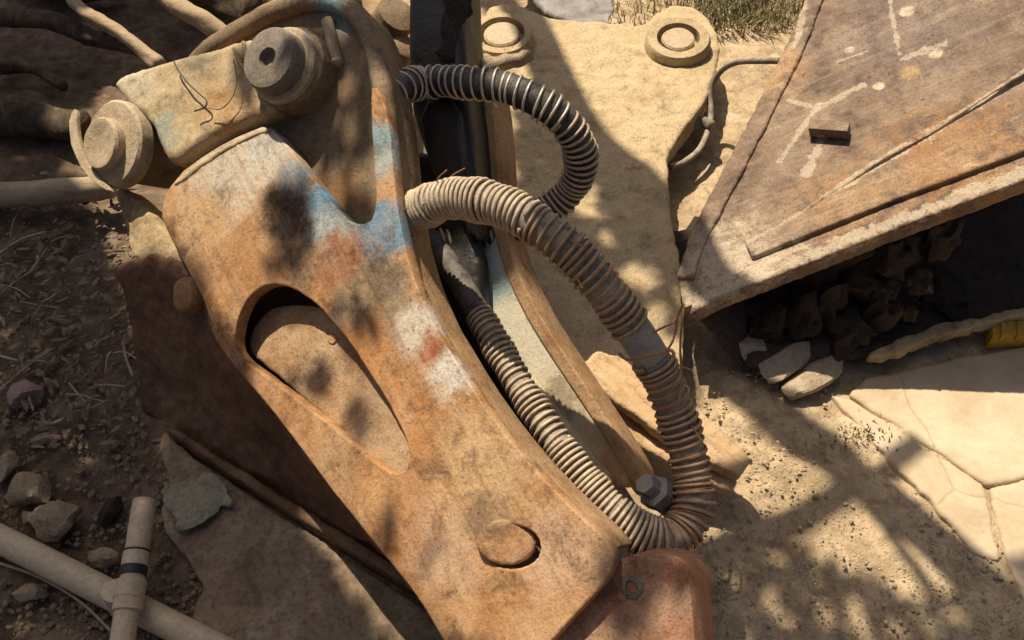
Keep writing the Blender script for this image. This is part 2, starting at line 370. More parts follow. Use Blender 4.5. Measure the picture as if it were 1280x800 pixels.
# ================================================================== THE SETTING
def ground():
    def axis(lo, hi, step, far):
        c = list(np.arange(lo, hi+1e-6, step)); d = step; p = c[-1]; a = []
        while p < far: d *= 1.35; p += d; a.append(p)
        d = step; p = c[0]; b = []
        while p > -far: d *= 1.35; p -= d; b.append(p)
        return np.array(b[::-1]+c+a)
    xs = axis(-2.0, 2.0, .011, 400); ys = axis(.35, 3.6, .011, 400)
    X, Y = np.meshgrid(xs, ys)
    h = .05*fbm(X*2.2, Y*2.2, 5) + .026*fbm(X*14, Y*14, 3) + .012*fbm(X*38, Y*38, 2) - .012
    left = np.clip((.15-X-.2*(Y-1.2))*2.5, 0, 1)
    h = h + left*.035*fbm(X*9+40, Y*9, 4)
    calm = np.exp(-((X-1.0)**2/.30+(Y-1.1)**2/.12)) + np.exp(-((X+.45)**2/.16+(Y-.75)**2/.05))
    h = h*(1-.8*np.clip(calm, 0, 1)) - .006
    # furrow edges crossing the sandy side
    t = (X-.55)*.62+(Y-1.1)*.78
    h = h + (X > .2)*.012*np.sin(t*22+4*fbm(X*3, Y*3, 3)*6)*np.exp(-((X-.6)**2+(Y-1.15)**2)/.18)
    fade = np.clip(1-(np.maximum(np.abs(X)-2, 0)+np.maximum(Y-3.6, 0))/3, 0, 1); h *= fade
    v = np.stack([X, Y, h], -1).reshape(-1, 3); nx = len(xs); ny = len(ys)
    I = np.arange(nx*ny).reshape(ny, nx)
    f = np.stack([I[:-1, :-1], I[:-1, 1:], I[1:, 1:], I[1:, :-1]], -1).reshape(-1, 4)
    me = bpy.data.meshes.new('ground'); me.vertices.add(len(v)); me.vertices.foreach_set('co', v.ravel())
    me.loops.add(f.size); me.loops.foreach_set('vertex_index', f.ravel().astype(np.int32))
    me.polygons.add(len(f)); me.polygons.foreach_set('loop_start', np.arange(0, f.size, 4).astype(np.int32))
    me.polygons.foreach_set('loop_total', np.full(len(f), 4, np.int32)); me.update(); me.validate()
    g = G('soil_and_sand')
    sep = g.n('ShaderNodeSeparateXYZ', {0: g.co})
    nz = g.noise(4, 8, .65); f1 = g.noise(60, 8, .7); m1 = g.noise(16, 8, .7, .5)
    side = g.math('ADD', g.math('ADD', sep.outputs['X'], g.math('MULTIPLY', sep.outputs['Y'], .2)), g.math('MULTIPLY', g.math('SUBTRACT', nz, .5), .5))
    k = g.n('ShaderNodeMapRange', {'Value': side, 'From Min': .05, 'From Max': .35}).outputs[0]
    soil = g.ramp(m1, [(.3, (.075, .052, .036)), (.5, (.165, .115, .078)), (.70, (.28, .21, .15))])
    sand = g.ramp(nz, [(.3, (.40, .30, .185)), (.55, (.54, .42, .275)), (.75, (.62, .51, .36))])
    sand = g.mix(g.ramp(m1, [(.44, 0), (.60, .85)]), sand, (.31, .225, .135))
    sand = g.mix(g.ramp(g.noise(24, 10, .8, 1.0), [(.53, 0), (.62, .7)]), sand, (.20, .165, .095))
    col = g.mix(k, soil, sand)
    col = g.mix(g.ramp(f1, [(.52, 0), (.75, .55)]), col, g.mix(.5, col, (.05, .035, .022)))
    speck = g.n('ShaderNodeTexVoronoi', {'Vector': g.co, 'Scale': 95.0})
    col = g.mix(g.math('MULTIPLY', g.ramp(speck.outputs['Distance'], [(.12, 1), (.26, 0)]), g.ramp(m1, [(.45, 0), (.6, .7)])), col, g.mix(k, (.26, .20, .145), (.62, .53, .40)))
    b = g.bump(f1, .006, .8); b = g.bump(m1, .018, .7, b); b = g.bump(g.ramp(speck.outputs['Distance'], [(.1, 1), (.3, 0)]), .004, .6, b)
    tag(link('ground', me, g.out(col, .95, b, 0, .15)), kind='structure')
ground()
def ground_z(x, y):
    X = np.array([x]); Y = np.array([y])
    return 0.0

# concrete: a worn slab beside the breaker and broken paving at the right
g = G('worn_concrete')
a = g.noise(7, 9, .7, .4); f1 = g.noise(85, 6, .7); a2 = g.noise(24, 8, .7)
cc = g.ramp(a, [(.36, (.15, .105, .07)), (.5, (.26, .19, .13)), (.64, (.36, .28, .20))])
cc = g.mix(g.ramp(a2, [(.5, 0), (.72, .7)]), cc, (.13, .09, .058)); cc = g.mix(g.ramp(f1, [(.47, 0), (.66, .7)]), cc, (.10, .07, .047))
M['slab_brown'] = g.out(cc, .93, g.bump(a2, .006, .6, g.bump(f1, .003, .7)), 0, .2)
g = G('pale_concrete')
a = g.noise(5, 9, .7, .4); f1 = g.noise(85, 6, .7); a2 = g.noise(20, 8, .7)
cc = g.ramp(a, [(.36, (.40, .31, .205)), (.5, (.49, .395, .275)), (.64, (.55, .46, .34))])
cc = g.mix(g.ramp(a2, [(.52, 0), (.75, .7)]), cc, (.50, .385, .25)); cc = g.mix(g.ramp(f1, [(.55, 0), (.8, .4)]), cc, (.33, .27, .20))
cr = g.n('ShaderNodeTexVoronoi', {'Vector': g.mix(.06, g.co, g.n('ShaderNodeTexNoise', {'Vector': g.co, 'Scale': 9.0, 'Detail': 6.0}).outputs['Color']), 'Scale': 1.9}, feature='DISTANCE_TO_EDGE').outputs['Distance']
cc = g.mix(g.ramp(cr, [(.0, .5), (.006, 0)]), cc, (.22, .165, .11))
cc = g.mix(g.ramp(g.noise(11, 11, .8), [(.50, 0), (.62, .55)]), cc, (.42, .32, .205))
M['slab_pale'] = g.out(cc, .93, g.bump(a2, .005, .5, g.bump(f1, .002, .6)), 0, .2)
slab = plate_mesh(GP, [(205, 528), (228, 560), (330, 632), (450, 706), (560, 780), (640, 900), (150, 900), (262, 745), (225, 690), (196, 648), (214, 600), (196, 560)], .010, .05, .004, it=1, voxel=.008, disp=[(.08, .012), (.02, .005)])
tag(link('concrete_slab', slab, M['slab_brown']), kind='structure')
def jag(poly, n=9, amp=2.2, seed=1):
    rg = random.Random(seed); out = []
    for i in range(len(poly)):
        a, b = poly[i], poly[(i+1) % len(poly)]
        for k in range(n):
            t = k/n; out.append((a[0]+(b[0]-a[0])*t+(rg.uniform(-amp, amp) if k else 0), a[1]+(b[1]-a[1])*t+(rg.uniform(-amp, amp) if k else 0)))
    return out
pave = [[(1060, 492), (1085, 470), (1300, 425), (1450, 420), (1450, 558), (1235, 606)], [(1237, 609), (1450, 561), (1480, 840), (1300, 790), (1262, 705), (1246, 650)],
        [(1040, 494), (1058, 496), (1231, 607), (1240, 652), (1254, 705), (1215, 690), (1160, 620), (1100, 560)]]
for k, poly in enumerate(pave):
    me = plate_mesh(GP, jag(poly, seed=k), (.005, .004, .0015)[k], .05, .002, it=0, voxel=.007, disp=[(.12, .006), (.02, .003)])
    tag(link('paving_slab', me, M['slab_pale']), kind='structure')

# ================================================================== HYDRAULIC BREAKER
br = empty('hydraulic_breaker', Z(400, 640, 0), 'rusty hydraulic breaker lying tilted with blue paint remnants and an open slot', 'breaker')
opening = [(292, 432), (296, 398), (310, 370), (334, 354), (362, 357), (392, 376), (420, 406), (448, 444), (478, 492), (500, 530), (512, 562), (510, 584), (496, 594), (480, 586), (436, 550), (376, 502), (322, 462), (300, 446)]
plugc = [(640+36*math.cos(a), 684+28*math.sin(a)) for a in [i*2*math.pi/20 for i in range(20)]]
face = [(218, 222), (262, 188), (306, 166), (334, 156), (352, 172), (392, 224), (430, 272), (450, 282), (468, 272), (470, 240), (466, 180), (462, 110), (474, 108), (486, 150),
        (492, 215), (500, 282), (512, 330), (535, 392), (566, 446), (604, 505), (650, 566), (706, 626), (752, 668), (768, 690), (766, 712), (748, 738), (712, 776), (680, 812), (600, 850), (560, 812),
        (522, 745), (480, 694), (428, 630), (380, 566), (330, 500), (286, 452), (262, 412), (256, 378), (238, 344), (214, 300), (198, 262)]
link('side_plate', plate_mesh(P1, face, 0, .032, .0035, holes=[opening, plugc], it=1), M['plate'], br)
# thick edge that shows between the face and the dark gap
flange = [(470, 108), (488, 150), (494, 215), (502, 282), (514, 330), (537, 392), (568, 446), (606, 505), (652, 566), (708, 626), (754, 668), (769, 690),
          (748, 684), (700, 640), (640, 580), (590, 512), (548, 450), (518, 395), (496, 332), (484, 282), (474, 215), (462, 150)]
link('edge_flange', plate_mesh(P1, flange, -.0345, .10, .0035, it=1), M['edge'], br)
# ear plate below: rounded top with the pin boss
ear = [(236, 66), (300, 24), (350, -4), (400, -16), (440, -4), (468, 30), (486, 90), (494, 160), (500, 250), (500, 330), (470, 340), (400, 300), (320, 220), (260, 200), (230, 140)]
link('ear_plate', plate_mesh(P1, ear, -.040, .085, .008, it=2), M['ear'], br)
rim_path = [P1.at(u, v, -.030) for u, v in [(232, 100), (258, 66), (306, 34), (350, 12), (398, 2), (436, 12), (460, 42), (474, 92), (482, 150), (488, 230)]]
rp, _ = resample(catmull(rim_path), .01)
link('ear_rim', rough_up(sweep(rp, .021, 10, .05, 3), None, [(.05, .006)]), M['ear'], br)
# dusty casting that wraps the pins
cast_poly = cast = [(132, 98), (200, 76), (262, 60), (300, 48), (338, 46), (352, 100), (346, 140), (332, 144), (302, 152), (254, 177), (211, 208), (198, 186), (186, 150), (152, 122)]
link('pin_casting', plate_mesh(P1, cast, .012, .10, .016, it=1, voxel=.006, disp=[(.10, .012), (.03, .004), (.012, .0016)]), M['casting'], br)
lip = [(214, 228), (258, 194), (304, 169), (340, 158), (342, 162), (306, 175), (263, 200), (220, 234)]
link('casting_lip', plate_mesh(P1, lip, .003, .03, .003, it=1, voxel=.005, disp=[(.03, .004)]), M['casting'], br)
for uvs in ([(292, 60), (304, 84), (318, 102), (345, 126)], [(304, 52), (309, 78), (322, 98), (352, 120)]):
    pth, _ = resample(catmull([P1.at(u, v, .016) for u, v in uvs]), .008)
    link('strap_edge', sweep(pth, .004, 6), M['casting'], br)
# left-hand flange under the casting
lf = [(140, 232), (168, 240), (206, 288), (240, 340), (236, 352), (214, 352), (186, 330), (160, 318), (156, 280)]
link('lower_flange', plate_mesh(P1, lf, -.045, .05, .006, it=1, voxel=.006, disp=[(.06, .010), (.02, .003)]), M['casting'], br)
# dark side wall, from the lower edge of the plate down to the ground
tops = [(142, 338), (182, 330), (226, 348), (256, 384), (268, 420), (300, 468), (334, 508), (382, 572), (430, 636), (482, 700), (524, 750), (580, 830)]
bots = [(176, 512), (196, 528), (214, 540), (240, 556), (262, 572), (300, 596), (346, 622), (398, 656), (452, 688), (504, 718), (548, 744), (640, 805)]
N = len(tops); R = 10; V = []
tp = [P1.at(u, v, -.026) for u, v in tops]; bp = [Z(u, v, -.01) for u, v in bots]
inw = Vector((.35, .55, .1))
for a_, b_ in zip(tp, bp):
    for k in range(R+1):
        t = k/R; V.append(a_.lerp(b_, t) - inw*.05*math.sin(math.pi*t)*(-.4))
nb_ = len(V)
for a_, b_ in zip(tp, bp):
    for k in range(R+1):
        t = k/R; V.append(a_.lerp(b_, t) + inw*.06)
Fc = []
for i in range(N-1):
    for k in range(R):
        q = i*(R+1)+k; Fc.append((q, q+1, q+R+2, q+R+1)); Fc.append((nb_+q, nb_+q+R+1, nb_+q+R+2, nb_+q+1))
for i in range(N-1):
    q = i*(R+1); Fc.append((q, q+R+1, nb_+q+R+1, nb_+q)); q += R; Fc.append((q, nb_+q, nb_+q+R+1, q+R+1))
for k in range(R):
    Fc.append((k, nb_+k, nb_+k+1, k+1)); q = (N-1)*(R+1)+k; Fc.append((q, q+1, nb_+q+1, nb_+q))
wme = mesh_from(V, Fc)
bm = bmesh.new(); bm.from_mesh(wme); bmesh.ops.recalc_face_normals(bm, faces=bm.faces); bm.to_mesh(wme); bm.free()
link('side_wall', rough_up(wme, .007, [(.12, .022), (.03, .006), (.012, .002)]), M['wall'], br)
# stub on the wall
kb = P1.at(246, 370, -.045); kax = (P1.n + Vector((-.25, -.12, -.1))).normalized()
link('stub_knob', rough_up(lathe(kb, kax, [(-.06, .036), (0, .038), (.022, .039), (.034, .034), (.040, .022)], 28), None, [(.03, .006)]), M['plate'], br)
# inner body seen through the slot: a bulged slab that rises to meet the plate
ib = plate_mesh(P1, [(310, 440), (312, 418), (324, 396), (344, 382), (384, 380), (440, 396), (500, 500), (540, 570), (530, 600), (506, 596), (490, 580), (440, 542), (382, 496), (330, 454)], -.062, .03, .006, it=2, voxel=.005, disp=[(.1, .006), (.03, .002)])
pa = P1.at(320, 400, -.07); pb = P1.at(500, 588, -.07); dv = (pb-pa)
for v_ in ib.vertices:
    t = max(0, min(1.05, (v_.co-pa).dot(dv)/dv.length_squared)); v_.co += P1.n*(.046*t)
link('inner_body', ib, M['inner'], br)
link('dark_backing', plate_mesh(P1, [(270, 400), (330, 330), (420, 360), (540, 560), (520, 620), (440, 590), (330, 500)], -.13, .03, .004, it=1), M['body'], br)  # black sheet added to stand in for deep shade inside the slot
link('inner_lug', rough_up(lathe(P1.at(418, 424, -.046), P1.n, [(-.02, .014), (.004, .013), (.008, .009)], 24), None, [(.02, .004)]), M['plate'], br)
# plug in the round hole near the lower end
pg = Plane(P1.at(640, 684), P1.at(676, 684, -.014), P1.at(640, 712, .0))
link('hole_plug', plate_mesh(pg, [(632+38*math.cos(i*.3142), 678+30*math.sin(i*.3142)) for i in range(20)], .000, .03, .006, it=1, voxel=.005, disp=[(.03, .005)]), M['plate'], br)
# far side plate, parallel, with cream paint on its inner face
P2O = -.30
far = [(560, 60), (612, 70), (618, 150), (620, 230), (632, 306), (660, 372), (700, 436), (748, 510), (792, 580), (800, 604), (780, 612), (740, 600), (690, 560), (630, 500), (580, 420), (540, 330), (520, 200)]
link('far_side_plate', plate_mesh(P1, far, P2O, .02, .004, it=1), M['plate2'], br)
fe = [(606, 70), (618, 150), (622, 230), (634, 306), (662, 372), (702, 436), (750, 510), (795, 580), (802, 606), (790, 606), (780, 585), (738, 520), (688, 446), (648, 380), (620, 310), (608, 236), (602, 150)]
link('far_edge_flange', plate_mesh(P1, fe, P2O+.006, .10, .0035, it=1), M['edge'], br)
link('inner_stiffener', plate_mesh(P1, [(640, 470), (668, 478), (700, 520), (740, 570), (770, 604), (752, 612), (716, 590), (672, 540), (640, 500)], P2O+.03, .04, .01, it=1, voxel=.006, disp=[(.05, .006)]), M['plate2'], br)
# the black breaker body between the two side plates
bd = [(508, -60), (572, -60), (576, 60), (586, 150), (592, 236), (590, 290), (588, 300), (560, 250), (530, 200), (506, 120)]
link('breaker_body', plate_mesh(P1, bd, -.21, .12, .02, it=1, voxel=.008, disp=[(.1, .006)]), M['body'], br)
link('body_panel', plate_mesh(P1, [(520, 130), (572, 112), (584, 232), (556, 246), (532, 200)], -.200, .03, .008, it=1), M['body'], br)
link('body_core', plate_mesh(P1, [(500, 180), (560, 200), (600, 300), (600, 400), (650, 500), (740, 610), (700, 640), (600, 520), (520, 380)], -.245, .05, .01, it=1, voxel=.01, disp=[(.08, .006)]), M['body'], br)
mud = [P1.at(u, v, -.208) for u, v in [(572, -20), (568, 20), (562, 48), (560, 78)]]
pth, _ = resample(catmull(mud), .01)
link('mud_streak', rough_up(sweep(pth, lambda t: .030-.016*t, 10, .25, 5, .4), None, [(.03, .02)]), M['stone_dark'], br)
# lower end block with its bolt
blk = [(772, 700), (796, 692), (838, 694), (858, 712), (866, 742), (872, 860), (680, 860), (672, 800), (735, 730)]
link('end_block', plate_mesh(P1, blk, -.035, .12, .008, it=1), M['block'], br)
link('block_bolt', rough_up(lathe(P1.at(791, 733, -.040), P1.n, [(-.02, .022), (.004, .020), (.008, .017), (.009, .010), (.004, .008)], 24), None, [(.02, .002)]), M['pin'], br)
link('steel_fitting', rough_up(lathe(P1.at(828, 622, -.27), (P1.ex*-.5+P1.n*.8), [(-.05, .026), (.0, .026), (.004, .032), (.03, .032), (.034, .02), (.06, .02)], 6), None, ()), M['smooth_hose'], br)

# pins of the bracket
def pin(c, n, prof_list, mats, hole=None, name='pivot_pin'):
    root = None
    for (nm, prof, axoff), m in zip(prof_list, mats):
        me = rough_up(lathe(c+axoff, n, prof, 48), None, [(.04, .003), (.012, .0012)])
        o = link(nm, me, m, br if root is None else root)
        root = root or o
    return root
c2 = P1.at(372, 92, -.02); nn = P1.n
e_ = lambda d, r, b=.006: [(d-.001, r*.6), (d, r-b), (d+.003, r-b*.3)]
p2 = pin(c2, nn, [('pivot_pin', [(-.06, .086), (.028, .086), (.036, .080), (.037, .066)], Vector()),
                  ('bushing_ring', [(.020, .078), (.046, .078), (.050, .074), (.051, .05)], Vector()),
                  ('pin_cap', [(.04, .064), (.078, .064), (.084, .060), (.086, .052), (.086, .020), (.070, .017), (.068, .0)], Vector((-.004, 0, 0)))],
         [M['ear'], M['pin_tan'], M['pin']])
cl = lathe(P1.at(415, 52, -.03), (P1.ex*.7-P1.ey*.2), [(-.05, .013), (.05, .013), (.054, .010)], 16)
link('grease_bolt', rough_up(cl, None, [(.02, .003)]), M['pin_tan'], br)
c1 = P1.at(164, 184, -.035); n1 = (P1.n + Vector((-.10, -.10, -.08))).normalized()
p1 = pin(c1, n1, [('pivot_pin', [(-.10, .080), (.0, .080), (.016, .080)], Vector()),
                  ('pin_washer', [(.012, .094), (.016, .097), (.044, .097), (.050, .091), (.051, .06)], Vector()),
                  ('pin_cap', [(.03, .058), (.062, .058), (.068, .054), (.069, .044), (.065, .034), (.065, .0)], Vector((-.010, -.004, 0)))],
         [M['ear'], M['pin_tan'], M['pin_tan']])  # darker steel on the barrel stands in for shade behind the washer
# thin broken locking plate standing off the left of that pin
link('locking_plate', plate_mesh(P1, [(91, 136), (96, 138), (95, 150), (96, 165), (102, 190), (116, 214), (140, 238), (130, 238), (105, 216), (90, 188), (85, 156)], .012, .012, .002, it=1), M['pin_tan'], br)
link('base_rail', plate_mesh(GP, jag([(205, 536), (216, 532), (330, 604), (450, 678), (545, 736), (640, 796), (640, 812), (538, 746), (440, 688), (320, 614)], 6, 1.2, 4), .034, .05, .003, it=0, voxel=.006, disp=[(.03, .004)]), M['wall'], br)

# linkage lumps behind the ear
for k, (u, v, z, r, l) in enumerate([(488, 30, .50, .05, .10), (500, 66, .46, .034, .07)]):
    link('link_boss', rough_up(lathe(Z(u, v, z), Vector((.5, -.2, .8)), [(-l, r*1.2), (0, r), (l*.4, r*.95), (l*.45, r*.7)], 24), None, [(.06, .014)]), M['ear'], br)
arm_p, _ = resample(catmull([Z(452, -60, .42), Z(470, -10, .44), Z(482, 40, .44), Z(496, 90, .40)]), .02)
link('link_arm', rough_up(sweep(arm_p, .045, 12, .05, 9), None, [(.06, .02)]), M['edge'], br)
for k, uvs in enumerate([[(296, 56), (302, 84), (326, 118)]]): pass
# hair-thin wire lying on the casting
def thin_wire(name, uvs, off, r, mat, label, cat):
    pth, _ = resample(catmull([P1.at(u, v, o) for (u, v), o in zip(uvs, off)]), .004)
    return tag(link(name, sweep(pth, r, 6), mat), label, cat)
thin_wire('thin_wire', [(217, 76), (223, 88), (235, 104), (250, 118), (258, 126), (256, 134), (243, 139)], [.030]*7, .0017, M['tape'], 'thin dark wire with a curled tip lying across the dusty pin casting', 'wire')
thin_wire('thin_wire', [(292, 74), (296, 100), (290, 122), (276, 136), (260, 135)], [.032]*5, .0013, M['ear'], 'faint brown wire arc on the casting between the two pivot pins', 'wire')

# ================================================================== HOSES
def hose(label, pts, r, tubes, coils):
    path, L = resample(catmull(pts, 16), .006); n_ = len(path)
    rf = r if callable(r) else (lambda t: r)
    root = empty('hydraulic_hose', path[n_//2], label, 'hose', 'wire wrapped hydraulic hoses of the breaker')
    for t0, t1, nm, mat in tubes:
        i0, i1 = int(t0*(n_-1)), int(t1*(n_-1))+1
        link(nm, sweep(path[i0:i1], lambda t: rf(t0+(t1-t0)*t), 20), mat, root)
    T, X, Y = frames(path)
    for (t0, t1, pitch, wr, mat, jit, seed) in coils:
        hp = []; s = t0*L; ang = 0; step = pitch/18
        while s < t1*L:
            i = min(n_-2, int(s/L*(n_-1))); fr = s/L*(n_-1)-i
            c = path[i].lerp(path[i+1], fr); x = X[i].lerp(X[i+1], fr); y = Y[i].lerp(Y[i+1], fr)
            lo = 1+.05*math.sin(s*41+seed)+.035*math.sin(s*97)+.03*math.sin(s*233+ang*.5)
            hp.append(c+(x*math.cos(ang)+y*math.sin(ang))*(rf(s/L)+wr*.8)*lo)
            ang += 2*math.pi/18; s += step*(1+jit*math.sin(s*60+seed)+jit*.8*math.sin(s*143+1.3*seed)+jit*.6*math.sin(s*311))
        link('wire_coil', sweep(hp, wr, 6), mat, root)
    return root, path, L
h1 = [P1.at(462, 135, -.12), P1.at(490, 114, -.09), Z(530, 103, .60), Z(580, 103, .63), Z(634, 110, .64), Z(684, 134, .62), Z(718, 168, .57), Z(727, 205, .50), Z(712, 238, .43), Z(684, 262, .39), Z(640, 284, .37), Z(590, 298, .36), Z(545, 306, .36)]
hose('black hose wound with open silver wire, arching from the side plate over the sandy plate', h1, .0305, [(0, 1, 'rubber_tube', M['rubber'])],
     [(.0, .50, .0195, .0028, M['wire'], .22, 1), (.50, 1.0, .0145, .0032, M['wire_tan'], .1, 2)])
h2 = [P1.at(500, 268, -.13), P1.at(524, 262, -.07), Z(556, 250, .60), Z(600, 250, .635), Z(650, 268, .65), Z(704, 306, .63), Z(750, 356, .58), Z(790, 410, .51), Z(822, 462, .44), Z(846, 520, .37), Z(862, 580, .31), Z(866, 630, .275),
      Z(852, 664, .262), Z(822, 674, .268), Z(780, 652, .285), Z(734, 604, .305), Z(690, 545, .325), Z(654, 490, .34), Z(622, 434, .355), Z(598, 392, .365), Z(566, 338, .37), Z(528, 288, .37)]
def r2(t): return .0325 if t < .58 else (.0325-.0075*min(1, (t-.58)/.1))
root2, path2, L2 = hose('long tan wire wrapped hose looping down past the planks and back between the side plates', h2, r2,
     [(0, .335, 'rubber_tube', M['rubber_grey']), (.334, .376, 'bare_sleeve', M['smooth_hose']), (.375, .86, 'rubber_tube', M['rubber_grey']), (.859, 1, 'black_sleeve', M['rubber'])],
     [(.0, .20, .0118, .0040, M['wire_tan'], .16, 3), (.20, .335, .0150, .0034, M['wire_rust'], .20, 13), (.372, .56, .0160, .0034, M['wire_rust'], .22, 4), (.375, .60, .031, .0024, M['copper'], .3, 8), (.56, .70, .0105, .0038, M['wire_tan'], .12, 5), (.70, .865, .0135, .0034, M['wire_tan'], .16, 6)])
# loose rusty wire ends around the bare stretch
i0 = int(.372*len(path2)); c = path2[i0]
loop = [c+Vector(q) for q in [(-.040, -.010, .020), (-.02, .0, .048), (.012, .018, .055), (.036, .035, .05), (.048, .06, .035), (.040, .02, .03), (.02, -.015, .035), (-.01, -.03, .04), (-.045, -.03, .03), (-.058, -.01, .022)]]
pth, _ = resample(catmull(loop), .004)
link('loose_wire', sweep(pth, .0022, 6), M['copper'], root2)
for k in range(16):
    ii = int(random.choice([random.uniform(.2, .34), random.uniform(.38, .58), random.uniform(.02, .15)])*len(path2)); cc_ = path2[ii]; dr = Vector((random.uniform(-1, 1), random.uniform(-1, 1), random.uniform(0, 1))).normalized()
    tn = (path2[ii+1]-path2[ii]).normalized(); dr = (dr-tn*dr.dot(tn)).normalized()
    link('frayed_strand', sweep(catmull([cc_+dr*.034-tn*.012, cc_+dr*.044, cc_+dr*random.uniform(.046, .056)+tn*random.uniform(.01, .03)], 5), .0014, 5), M['copper'], root2)
loop = [c+Vector(q) for q in [(.046, .055, .03), (.058, .07, .06), (.050, .03, .065), (.047, -.01, .03), (.050, -.05, .0), (.044, -.08, -.03)]]
pth, _ = resample(catmull(loop), .004)
link('loose_wire', sweep(pth, .0022, 6), M['copper'], root2)

# ================================================================== SANDY BRACKET PLATE
SZ = .13
SP = Plane(Z(640, 300, SZ), Z(800, 300, SZ), Z(640, 100, SZ))
bk = empty('mounting_bracket', Z(720, 250, 0), 'sand covered steel mounting bracket with round pin bosses lying beside the breaker', 'bracket')
so = [(600, 12), (636, 2), (668, 14), (700, 24), (770, 27), (806, 32), (822, 12), (852, 4), (884, 16), (900, 44), (898, 84), (884, 124), (858, 158), (840, 182), (834, 206), (838, 262), (846, 300), (853, 340), (856, 440), (846, 470), (800, 476), (700, 480), (560, 480), (560, 200)]
link('plate', plate_mesh(SP, so, 0, .07, .006, it=1, voxel=.009, disp=[(.16, .016), (.04, .008), (.015, .003)]), M['sandy'], bk)
link('support_rib', plate_mesh(SP, [(640, 60), (800, 70), (820, 300), (820, 430), (660, 440)], -.06, .09, .01, it=0), M['sandy'], bk)
def boss(u, v, r, ri):
    c = Z(u, v, SZ-.005); ax = Vector((-.05, -.12, 1))
    o = link('pin_boss', rough_up(lathe(c, ax, [(-.03, r*1.02), (.035, r), (.047, r*.93), (.048, ri*1.28), (.012, ri*1.26), (.010, ri*.5)], 44), None, [(.05, .006), (.015, .002)]), M['sandy'], bk)
    link('pin_end', rough_up(lathe(c, ax, [(0, ri), (.040, ri), (.045, ri*.9), (.046, ri*.4)], 36), None, [(.04, .004)]), M['pin_tan'], o)
boss(846, 62, .098, .050); boss(628, 56, .098, .055)
for k, (u, v, r) in enumerate([(640, 80, .04), (610, 86, .032), (660, 74, .03)]):
    pass
lug = [Z(u, v, z) for u, v, z in [(600, 84, .20), (625, 80, .21), (650, 74, .21), (662, 70, .19)]]
pth, _ = resample(catmull(lug), .01)
link('grease_lump', rough_up(sweep(pth, lambda t: .028*(1-.5*t), 12, .2, 4), None, [(.04, .02)]), M['stone'], bk)

# ================================================================== EXCAVATOR BUCKET
bu = empty('excavator_bucket', Z(1120, 420, 0), 'large scraped steel excavator bucket lying upside down with its dirt filled mouth open', 'bucket')
up_ = [(853, 386), (846, 345), (862, 292), (900, 220), (946, 130), (990, 40), (1030, -60), (1100, -160), (1420, -160), (1560, 110), (1420, 166), (1283, 219), (1130, 276), (980, 336), (900, 367)]
link('floor_plate', plate_mesh(BP, up_, 0, .035, .006, it=0), M['bucket'], bu)
# worn cutting strip along the lip and the wear strip behind it
def strip(poly, off, th, mat, nm, disp=((.04, .004), (.015, .003)), vox=.0045):
    return link(nm, plate_mesh(BP, poly, off, th, .003, it=0, voxel=vox, disp=list(disp)), mat, bu)
strip([(862, 392), (900, 372), (980, 341), (1130, 281), (1283, 224), (1420, 172), (1420, 150), (1283, 200), (1130, 258), (985, 314), (905, 346), (868, 366)], .008, .045, M['bucket'], 'cutting_edge')
strip([(930, 300), (1000, 268), (1040, 240), (1130, 188), (1280, 100), (1420, 20), (1420, 140), (1283, 188), (1130, 244), (1000, 296), (940, 322)], .014, .03, M['bucket'], 'wear_plate', ((.12, .004), (.02, .002)), .005)
def bead(uvs, r, nm='weld_bead', seed=1, off=.004):
    pth, _ = resample(catmull([BP.at(u, v, off) for u, v in uvs]), .006)
    return link(nm, rough_up(sweep(pth, lambda t: r*.5*(.7+.6*abs(math.sin(t*9+seed))), 8, .3, seed, .6), None, [(.012, .006)]), M['bucket'], bu)
bead([(938, 306), (985, 282), (1030, 248), (1090, 205), (1160, 166), (1230, 122), (1290, 84)], .012, seed=2, off=.010)
link('weld_tab', plate_mesh(BP, [(1012, 148), (1062, 153), (1060, 164), (1010, 160)], .034, .03, .003, it=0), M['bucket'], bu)
# dusty left edge of the floor plate
strip([(846, 345), (862, 292), (900, 220), (946, 130), (990, 40), (1030, -60), (1048, -56), (1012, 44), (968, 136), (922, 226), (882, 298), (866, 348)], .010, .05, M['bucket'], 'side_edge', ((.05, .01), (.02, .004)))
# lower plate on the ground, rear wall and side walls
lo = [(930, 456), (1010, 452), (1100, 440), (1180, 415), (1290, 384), (1420, 350)]
lowp = [Z(u, v, .035) for u, v in lo]
bme = bmesh.new()
def add_loft(bm, A, B, th):
    n_ = len(A); va = [bm.verts.new(p) for p in A]; vb = [bm.verts.new(p) for p in B]
    vc = [bm.verts.new(p+th) for p in A]; vd = [bm.verts.new(p+th) for p in B]
    for i in range(n_-1):
        bm.faces.new((va[i], va[i+1], vb[i+1], vb[i])); bm.faces.new((vc[i], vd[i], vd[i+1], vc[i+1]))
        bm.faces.new((va[i], vc[i], vc[i+1], va[i+1])); bm.faces.new((vb[i], vb[i+1], vd[i+1], vd[i]))
    bm.faces.new((va[0], vb[0], vd[0], vc[0])); bm.faces.new((va[-1], vc[-1], vd[-1], vb[-1]))
def loft_mesh(A, B, th, vox=.012, disp=((.06, .01), (.02, .004))):
    bm = bmesh.new(); add_loft(bm, A, B, th); bmesh.ops.recalc_face_normals(bm, faces=bm.faces)
    me = bpy.data.meshes.new('l'); bm.to_mesh(me); bm.free(); return rough_up(me, vox, list(disp))
rear = [p + Vector((.18, .62, .03)) for p in lowp]
link('roof_plate', loft_mesh(lowp, rear, Vector((0, 0, -.03))), M['bucket_in'], bu)
midr = [p + Vector((.10, .30, .22)) for p in rear]; topr = [BP.at(u, v, -.03) for u, v in [(1010, 30), (1070, 10), (1130, -20), (1200, -60), (1300, -100), (1400, -140)]]
